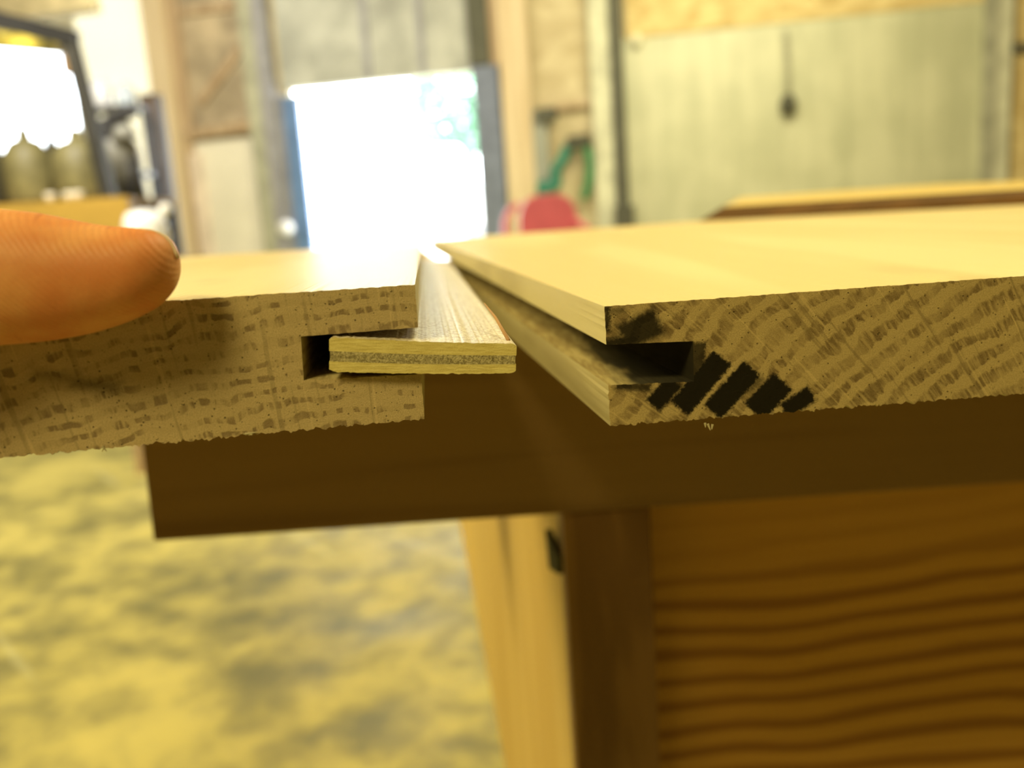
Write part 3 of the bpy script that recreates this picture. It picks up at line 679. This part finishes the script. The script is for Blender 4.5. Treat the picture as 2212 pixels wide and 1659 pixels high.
# right board: corners read off the photograph, underside on the rail
pR0 = at_z(1318, 920, ZT); pR1 = at_z(2212, 850, ZT)
vR = (pR1 - pR0); vR.z = 0; vR.normalize()
pA = at_z(1054, 687, ZT); DR = (pA - pR0); DR.z = 0; DR.normalize()
th_R = (at_y(1305, 662, pR0.y).z - ZT) * 1000
MR, dR_ = skewframe(pR0, vR, DR)
def px_loc(M, px, py):                      # photo pixel -> (u, v) mm on the board's end face
    o = M.translation; nrm = M.col[1].to_3d(); v = ray(px, py); t = (o - CAM).dot(nrm) / v.dot(nrm)
    q = M.inverted() @ (CAM + v * t); return (q.x * 1000, q.z * 1000)
ur = lambda px, py: px_loc(MR, px, py)
def sbox(c, ang, L_, W_, soft=.35, amt=1.0): u, v = ur(*c); return (u, v, L_ / 2, W_ / 2, ang, soft, amt)
boxes = [sbox((1514, 828), 47, 10.6, 3.9, .3), sbox((1582, 843), 45, 9.4, 3.9, .3), sbox((1660, 857), 44, 6.8, 4.4, .3), sbox((1724, 869), 30, 5.4, 3.0, .4),
         sbox((1435, 849), 45, 5.6, 3.2, .4), sbox((1368, 835), -8, 6.0, 1.6, .6, .9), sbox((1507, 775), 84, 5.4, 2.4, .35, .9),
         sbox((1384, 712), 22, 6.6, 4.6, .8, .95), sbox((1340, 738), 4, 6.5, 1.8, .6, .97), sbox((1311, 690), 84, 4.2, 1.2, .5, .92), sbox((1330, 672), 4, 3.0, 1.2, .6, .6), sbox((1622, 820), 45, 3.0, 3.4, .8, .72)]
pu, pv = ur(2667, 1767)
m_endR = end_grain('end_grain_wide_rings', (pu, pv), 3.5, boxes, (0.66, 0.52, 0.25), (0.44, 0.325, 0.15), (0.16, 0.105, 0.045), tooth=0.95, thick=0.64, seed=4.0, ray_amt=0.5, phase=0.3, cover=0.485, t2=2.0, pits=.4)
g0 = ur(1306, 745); g1 = ur(1497, 737); g2 = ur(1499, 824); g3 = ur(1318, 832)
WR = 420.0
outR = [(0, 0, .5, .14, 1), (g3[0] * 0, g3[1], .5, .10, 2), (g2[0], g2[1], 1, 0, 2), (g1[0], g1[1], .6, .06, 2), (0, g0[1], .4, .10, 1), (0, th_R, .45, .10, 0), (WR, th_R, 30, 0, 1), (WR, 0, .28, .42, 3)]
rb = board('grooved_board', outR, MR, dR_, .44, [m_endR, m_top, m_edge, m_gr_r], 1)
tag(rb, 'wide pine board lying on the bench with black stained end grain and an open groove', 'board')
bm = bmesh.new()
for (px, py, l, a) in ((1528, 921, 1.1, -70), (1538, 922, .8, -100), (1522, 919, .7, -85)):
    u, v = ur(px, py - 6); p = Vector((u / 1000, -.0003, v / 1000)); q = p + Vector((math.cos(R(a)), 0, math.sin(R(a)))) * l / 1000
    add_tube(bm, [p, q], [.00022, .00008], 6)
s_ = link_bm('splinter', bm, m_edge, rb)

# left board: held up by the thumb
th = 19.0
def vert_pair(tx, ty, bx, by, T_):
    a = ray(tx, ty); b = ray(bx, by); a = a / a.y; b = b / b.y; k = T_ / 1000 / (a.z - b.z); return CAM + a * k, CAM + b * k
T1, B1 = vert_pair(893, 615, 917, 905, th); T2, B2 = vert_pair(390, 648, 415, 951, th)
vL = (B1 - B2).normalized()
dv_ = ray(915, 492).normalized()
ML, dL_ = skewframe(B1, vL, dv_)
ul = lambda px, py: px_loc(ML, px, py)
pu, pv = ul(1090, 3300)
lbox = lambda c, ang, L_, W_, soft, amt: (*ul(*c), L_ / 2, W_ / 2, ang, soft, amt)
m_endL = end_grain('end_grain_flat_rings', (pu, pv), 2.2, [lbox((205, 832), -12, 6.0, 1.3, 1.2, .62), lbox((120, 815), -14, 5.0, 1.0, 1.3, .5)], (0.72, 0.57, 0.33), (0.54, 0.42, 0.23), (0.25, 0.175, 0.095), tooth=0.75, thick=0.52, seed=41.0, ray_amt=0.40, phase=0.1, cover=0.512, t2=1.2, pits=.9, tw=0.30, gate=0.045)
a0 = ul(893, 708); a1 = ul(650, 727); a2 = ul(656, 822); a3 = ul(912, 808)
WL = 290.0
thL = ul(893, 615)[1]
outL = [(0, 0, .28, .40, 3), (-WL, -0.0, 30, 0, 1), (-WL, thL, .45, .12, 0), (0.0, thL, .4, .08, 1), (0.0, a0[1], .6, .05, 2), (a1[0], a1[1], 1, .03, 2), (a2[0], a2[1], .5, .10, 2), (0.0, a3[1], .5, .10, 1)]
lbd = board('grooved_board', outL, ML, dL_, .34, [m_endL, m_top, m_edge, m_gr_l], 2)
tag(lbd, 'pine board raised under the thumb with the plywood strip in its groove', 'board')
bm = bmesh.new()
for (px, py, l, a, r_) in ((530, 940, 1.6, 5, .2), (222, 966, .9, -60, .18), (226, 968, .7, -120, .15), (545, 941, 1.2, 170, .15)):
    u, v = ul(px, py - 3); p = Vector((u / 1000, -.0002, v / 1000)); q = p + Vector((math.cos(R(a)), 0, math.sin(R(a)))) * l / 1000
    add_tube(bm, [p, q], [r_ / 1000, .00005], 6)
link_bm('splinter', bm, m_edge, lbd)

# plywood spline strip
y0s, y1s = B1.y - .0035, B1.y + .0005
S0 = at_y(711, 803, y0s); S1 = at_y(1114, 806, y1s); vS = (S1 - S0)
Wd = vS.length * 1000; vS.normalize()
MS, dS = skewframe(S0, vS, ray(912, 493).normalized())
us = lambda px, py: px_loc(MS, px, py)
tL = us(711, 728)[1]; tR = us(1113, 742)[1]
sp = empty('plywood_strip'); sp.matrix_world = MS; tag(sp, 'three-ply plywood strip sticking out of the raised board\'s groove', 'strip')
def ply_mat(name, A, B, core):
    n = N(name); x, y, z = n.xyz(n.coords()); mm = n.vec(x * 1000.0, y * 1000.0, z * 1000.0)
    if core:
        a = n.noise(mm, 2.2, 4, 0.7, 0.6); b = n.noise(mm, 6, 3, 0.7); c = n.mix(n.mapr(a * .6 + b * .4, .42, .58), B, A)
        pz = n.mapr(n.noise(n.vec(x * 1000.0, y * 1000.0, z * 2200.0), 3.0, 3, .7), .60, .66); c = n.mix(pz * .6, c, (0.16, 0.14, 0.06)); n.bump(a * 0.8 + b * .4 - pz * .6, .0004)
    else:
        a = n.noise(n.vec(x * 160.0, y * 1000.0, z * 1400.0), 2.2, 3, .6); b = n.noise(mm, 5, 3, .6)
        c = n.mix(n.mapr(a * .7 + b * .3, .38, .62), B, A); n.bump(a * .6 + b * .3, .00022)
    return n.out(c, .8, .2)
def ply_top():
    n = N('veneer_face'); x, y, z = n.xyz(n.coords()); mm = n.vec(x * 1000.0, y * 900.0, z * 1000.0)
    a = n.noise(mm, 1.5, 4, .75, .4); c = n.mix(n.mapr(a, .40, .54), (0.50, 0.39, 0.27), (0.93, 0.87, 0.76))
    n.bump(a, .0002); return n.out(c, .38, .8)
m_v1 = ply_mat('veneer_edge', (0.80, 0.70, 0.30), (0.66, 0.55, 0.20), False); m_v2 = ply_mat('core_ply_edge', (0.74, 0.66, 0.40), (0.30, 0.25, 0.12), True); m_vt = ply_top()
def ply(name, f0, f1, mat, topm, seed, inset=0.0):
    rr = random.Random(seed); bm = bmesh.new(); n_ = 90; rows = []
    for i in range(n_ + 1):
        t = i / n_; u = inset + (Wd - 2 * inset) * t; tk = tL + (tR - tL) * t
        bow = -0.35 * math.sin(math.pi * t) * 0.5
        e = min(t, 1 - t) * Wd; rnd = max(0, .5 - e) * .7
        z0 = tk * f0 + bow; z1 = tk * f1 + bow
        j0 = noise.noise(Vector((u * 1.1, f0 * 9 + seed, 0))) * .12 + rr.uniform(-.03, .03); j1 = noise.noise(Vector((u * 1.1, f1 * 9 + seed, 3))) * .12 + rr.uniform(-.03, .03)
        if f0 == 0: z0 += j0 * 1.2 + rnd
        if f1 == 1: z1 += j1 - rnd
        ring = []
        for s in (0, .002, .34):
            fd = 1 if s == 0 else 0.4
            ring.append((bm.verts.new(Vector((u / 1000, 0, z0 / 1000)) + dS * s), bm.verts.new(Vector((u / 1000, 0, z1 / 1000)) + dS * s)))
        rows.append(ring)
    for a, b in zip(rows, rows[1:]):
        f = bm.faces.new((a[0][0], b[0][0], b[0][1], a[0][1]))
        for k in range(2):
            f = bm.faces.new((a[k][1], b[k][1], b[k + 1][1], a[k + 1][1])); f.material_index = 1
            f = bm.faces.new((a[k][0], a[k + 1][0], b[k + 1][0], b[k][0]))
        bm.faces.new((a[2][0], a[2][1], b[2][1], b[2][0]))
    for r_ in (rows[0], rows[-1]):
        for k in range(2): bm.faces.new((r_[k][0], r_[k][1], r_[k + 1][1], r_[k + 1][0]))
    return link_bm(name, bm, [mat, topm], sp)
ply('lower_veneer', 0, .30, m_v1, m_v1, 1)['label'] = 'smooth yellow lower veneer'
ply('core_ply', .30, .60, m_v2, m_v2, 2, .12)['label'] = 'rough greyish core ply'
ply('upper_veneer', .60, 1, m_v1, m_vt, 3)['label'] = 'yellow upper veneer with speckled top face'
# thin reddish splinter lifting along the strip's right top edge
a = at_y(1098, 726, y1s + .003); b = at_y(1046, 655, y1s + .022)
bm = bmesh.new(); Mi = MS.inverted(); add_tube(bm, [Mi @ (a + Vector((0, 0, -.0006))), Mi @ ((a + b) / 2 + Vector((0, 0, .0002))), Mi @ b], [.00028, .00022, .00008], 8)
link_bm('splinter', bm, plain('red_brown_fibre', (0.50, 0.28, 0.13), 0.6), sp, True)['label'] = 'reddish brown splinter along the edge'

# sheet lying over the far end of the right board
zs0 = ZT + th_R / 1000 + .0002
P = [at_y(1510, 470, .572), at_y(2212, 432, .47)]
for q in P: q.z = 0
d_ = P[1] - P[0]; P2 = P[0] + d_ * 1.9
lb = Vector((.27, 1.0, 0)).normalized()
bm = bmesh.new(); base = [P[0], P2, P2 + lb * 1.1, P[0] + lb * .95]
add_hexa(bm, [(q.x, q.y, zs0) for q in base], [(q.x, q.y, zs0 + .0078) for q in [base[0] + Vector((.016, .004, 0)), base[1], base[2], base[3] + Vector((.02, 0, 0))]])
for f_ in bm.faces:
    if len({round(v.co.z, 5) for v in f_.verts}) > 1: f_.material_index = 1  # side faces get a darker brown that paints in the edge's shade
tag(link_bm('wood_sheet', bm, [wood('golden_sheet', (0.84, 0.66, 0.24), (0.76, 0.56, 0.18), 'x', 14, 0.6, 0.4, 0.5, 0.08), wood('painted_shade_edge', (0.15, 0.075, 0.025), (0.10, 0.05, 0.016), 'x', 40, 0.6, 0.7, 0.2, 0.08)]), 'thin golden wood sheet with a painted-in shaded edge lying over far end of the wide board', 'sheet')

# ================================================================== hand
def skin_mat():
    n = N('skin'); x, y, z = n.xyz(n.coords()); mm = n.vec(x * 1000.0, y * 1000.0, z * 1000.0)
    a = n.noise(mm, 0.12, 3, .5); b = n.noise(mm, 2.5, 3, .6)
    wv = n.noise(mm, 0.07, 2) * 3.5
    lines = n.math('SINE', (x * 1000.0 * 0.9 + z * 1000.0 * 0.75 + wv) * 8.5)
    cre = n.mapr(n.noise(n.vec(x * 1000.0, y * 250.0, z * 220.0), .35, 2, .5), .60, .68)
    c = n.mix(n.mapr(a, .35, .65), (0.76, 0.36, 0.14), (0.68, 0.25, 0.085))
    c = n.mix(cre * .35, c, (0.42, 0.12, 0.04)); c = n.mix(n.mapr(b, .3, .7) * .12, c, (0.45, 0.2, .09))
    n.bump(lines * .22 + b * .5 - cre * .6, .0001, 0.8)
    n.b.inputs['Subsurface Weight'].default_value = .25; n.b.inputs['Subsurface Radius'].default_value = (1.0, .35, .15); n.b.inputs['Subsurface Scale'].default_value = .0022
    return n.out(c, .5, .35)
YTH = T2.y - .006
cut = [(-420, 470, 800), (-250, 452, 790), (-120, 446, 768), (0, 451, 747), (60, 457, 743), (110, 466, 738), (160, 477, 731), (210, 485, 721), (250, 489, 709), (290, 491, 695), (325, 495, 678), (350, 505, 661), (368, 522, 643), (380, 545, 622), (387, 574, 596)]
bm = bmesh.new(); rings = []; SEG = 40
for i, (px, t_, b_) in enumerate(cut):
    yy = YTH - (.0015 if px < 0 else 0) + 0.0000 + max(0, -px) / 420 * .004 * -1
    a = at_y(px - .068 * (t_ - 600), t_, yy); b = at_y(px - .068 * (b_ - 600), b_, yy); c = (a + b) / 2; ry = (a - b).length / 2; up = (a - b).normalized()
    ring = []
    for k in range(SEG):
        an = 2 * math.pi * k / SEG; cs, sn = math.cos(an), math.sin(an)
        dep = ry * .96 if px < 330 else ry * .92
        if dep > .0092: dep = .0092 + (dep - .0092) * .5
        ring.append(bm.verts.new(c + up * (ry * sn) + Vector((0, 1, 0)) * (dep * cs)))
    rings.append(ring)
for a, b in zip(rings, rings[1:]):
    for k in range(SEG): bm.faces.new((a[k], a[(k + 1) % SEG], b[(k + 1) % SEG], b[k]))
bm.faces.new(rings[0][::-1]); bm.faces.new(rings[-1])
thumb_root = at_y(-420, 635, YTH)
# the rest of the hand lies outside the frame to the left: palm beside the board, fingers curled beneath it
tr = Vector(thumb_root)
def lump(pts, rad, n_=5, seg=24):
    P_ = catmull(pts, n_); Rr = []
    for i in range(len(pts) - 1):
        for k in range(n_): Rr.append(rad[i] + (rad[i + 1] - rad[i]) * k / n_)
    Rr.append(rad[-1]); add_tube(bm, P_, Rr, seg)
    for p_, r_ in ((P_[0], Rr[0]), (P_[-1], Rr[-1])):
        bmesh.ops.create_uvsphere(bm, u_segments=20, v_segments=12, radius=r_, matrix=Matrix.Translation(p_))
wr = tr + Vector((-.050, -.065, -.060))
zu = B2.z - .0115
lump([tr + Vector((.012, 0, 0)), tr + Vector((-.014, -.012, -.014)), tr + Vector((-.034, -.034, -.036)), wr], [.0105, .0125, .017, .022])
fing = [(.020, .0085, .0), (.004, .0088, .004), (-.013, .0082, .002), (-.029, .0072, -.006)]
for (off, fr_, ext) in fing:
    base = wr + Vector((.012 + off * .2, .035 + off * 1.0, .000))
    kn = Vector((tr.x - .050 + off * .3, tr.y + .016 + off * .9, zu - .028))
    mid = Vector((tr.x - .036 + ext + off * .1, tr.y + .022 + off * .9, zu - .014))
    tip = Vector((tr.x - .020 + ext, tr.y + .024 + off * .9, zu - .001))
    lump([wr + Vector((0, .01 + off * .3, 0)), kn, mid, tip], [.019, fr_ * 1.15, fr_, fr_ * .84])
fa = wr + Vector((-.10, -.11, -.10)); fb = wr + Vector((-.16, -.19, -.17))
lump([wr, fa, fb], [.024, .029, .035])
me = bpy.data.meshes.new('person'); bmesh.ops.recalc_face_normals(bm, faces=bm.faces); bm.to_mesh(me); bm.free()
skm = skin_mat(); me.materials.append(skm)
hand = bpy.data.objects.new('person', me); C.objects.link(hand)
tag(hand, 'person\'s hand reaching in from the left, thumb pressing on the raised board', 'person')
r_ = hand.modifiers.new('remesh', 'REMESH'); r_.mode = 'VOXEL'; r_.voxel_size = .0008; r_.use_smooth_shade = True
s2 = hand.modifiers.new('smooth', 'SMOOTH'); s2.iterations = 8; s2.factor = .5
# thumb nail on the far side of the tip
bm = bmesh.new(); g = []
NO = catmull([(290, 492, 0), (318, 493, 0), (345, 501, 0), (364, 515, 0), (378, 536, 0), (386, 556, 0)], 3)
NO = [NO[0] + (NO[-1] - NO[0]) * 0 if i == 0 else NO[min(len(NO) - 1, round(i * (len(NO) - 1) / 8))] for i in range(9)]
for i in range(9):
    row = []
    for j in range(9):
        q = at_y(NO[i].x + 1.5, NO[i].y - 1.0, YTH - .0005)
        d = j / 8 * .011; q = at_y(NO[i].x + 1.5, NO[i].y - 1.0, YTH - .0005 + d); q = q - (q - CAM).normalized().cross(Vector((0, 1, 0))) * 0; row.append(bm.verts.new(q + Vector((-(d * 90) ** 2 * .0012 * (i / 8), 0, -(d * 90) ** 2 * .0028 - .0001))))
    g.append(row)
for i in range(8):
    for j in range(8): bm.faces.new((g[i][j], g[i + 1][j], g[i + 1][j + 1], g[i][j + 1]))
nail = link_bm('thumb_nail', bm, plain('nail', (0.86, 0.70, 0.58), 0.2, var=.03, spec=.6), hand, True)
so = nail.modifiers.new('solid', 'SOLIDIFY'); so.thickness = .0004
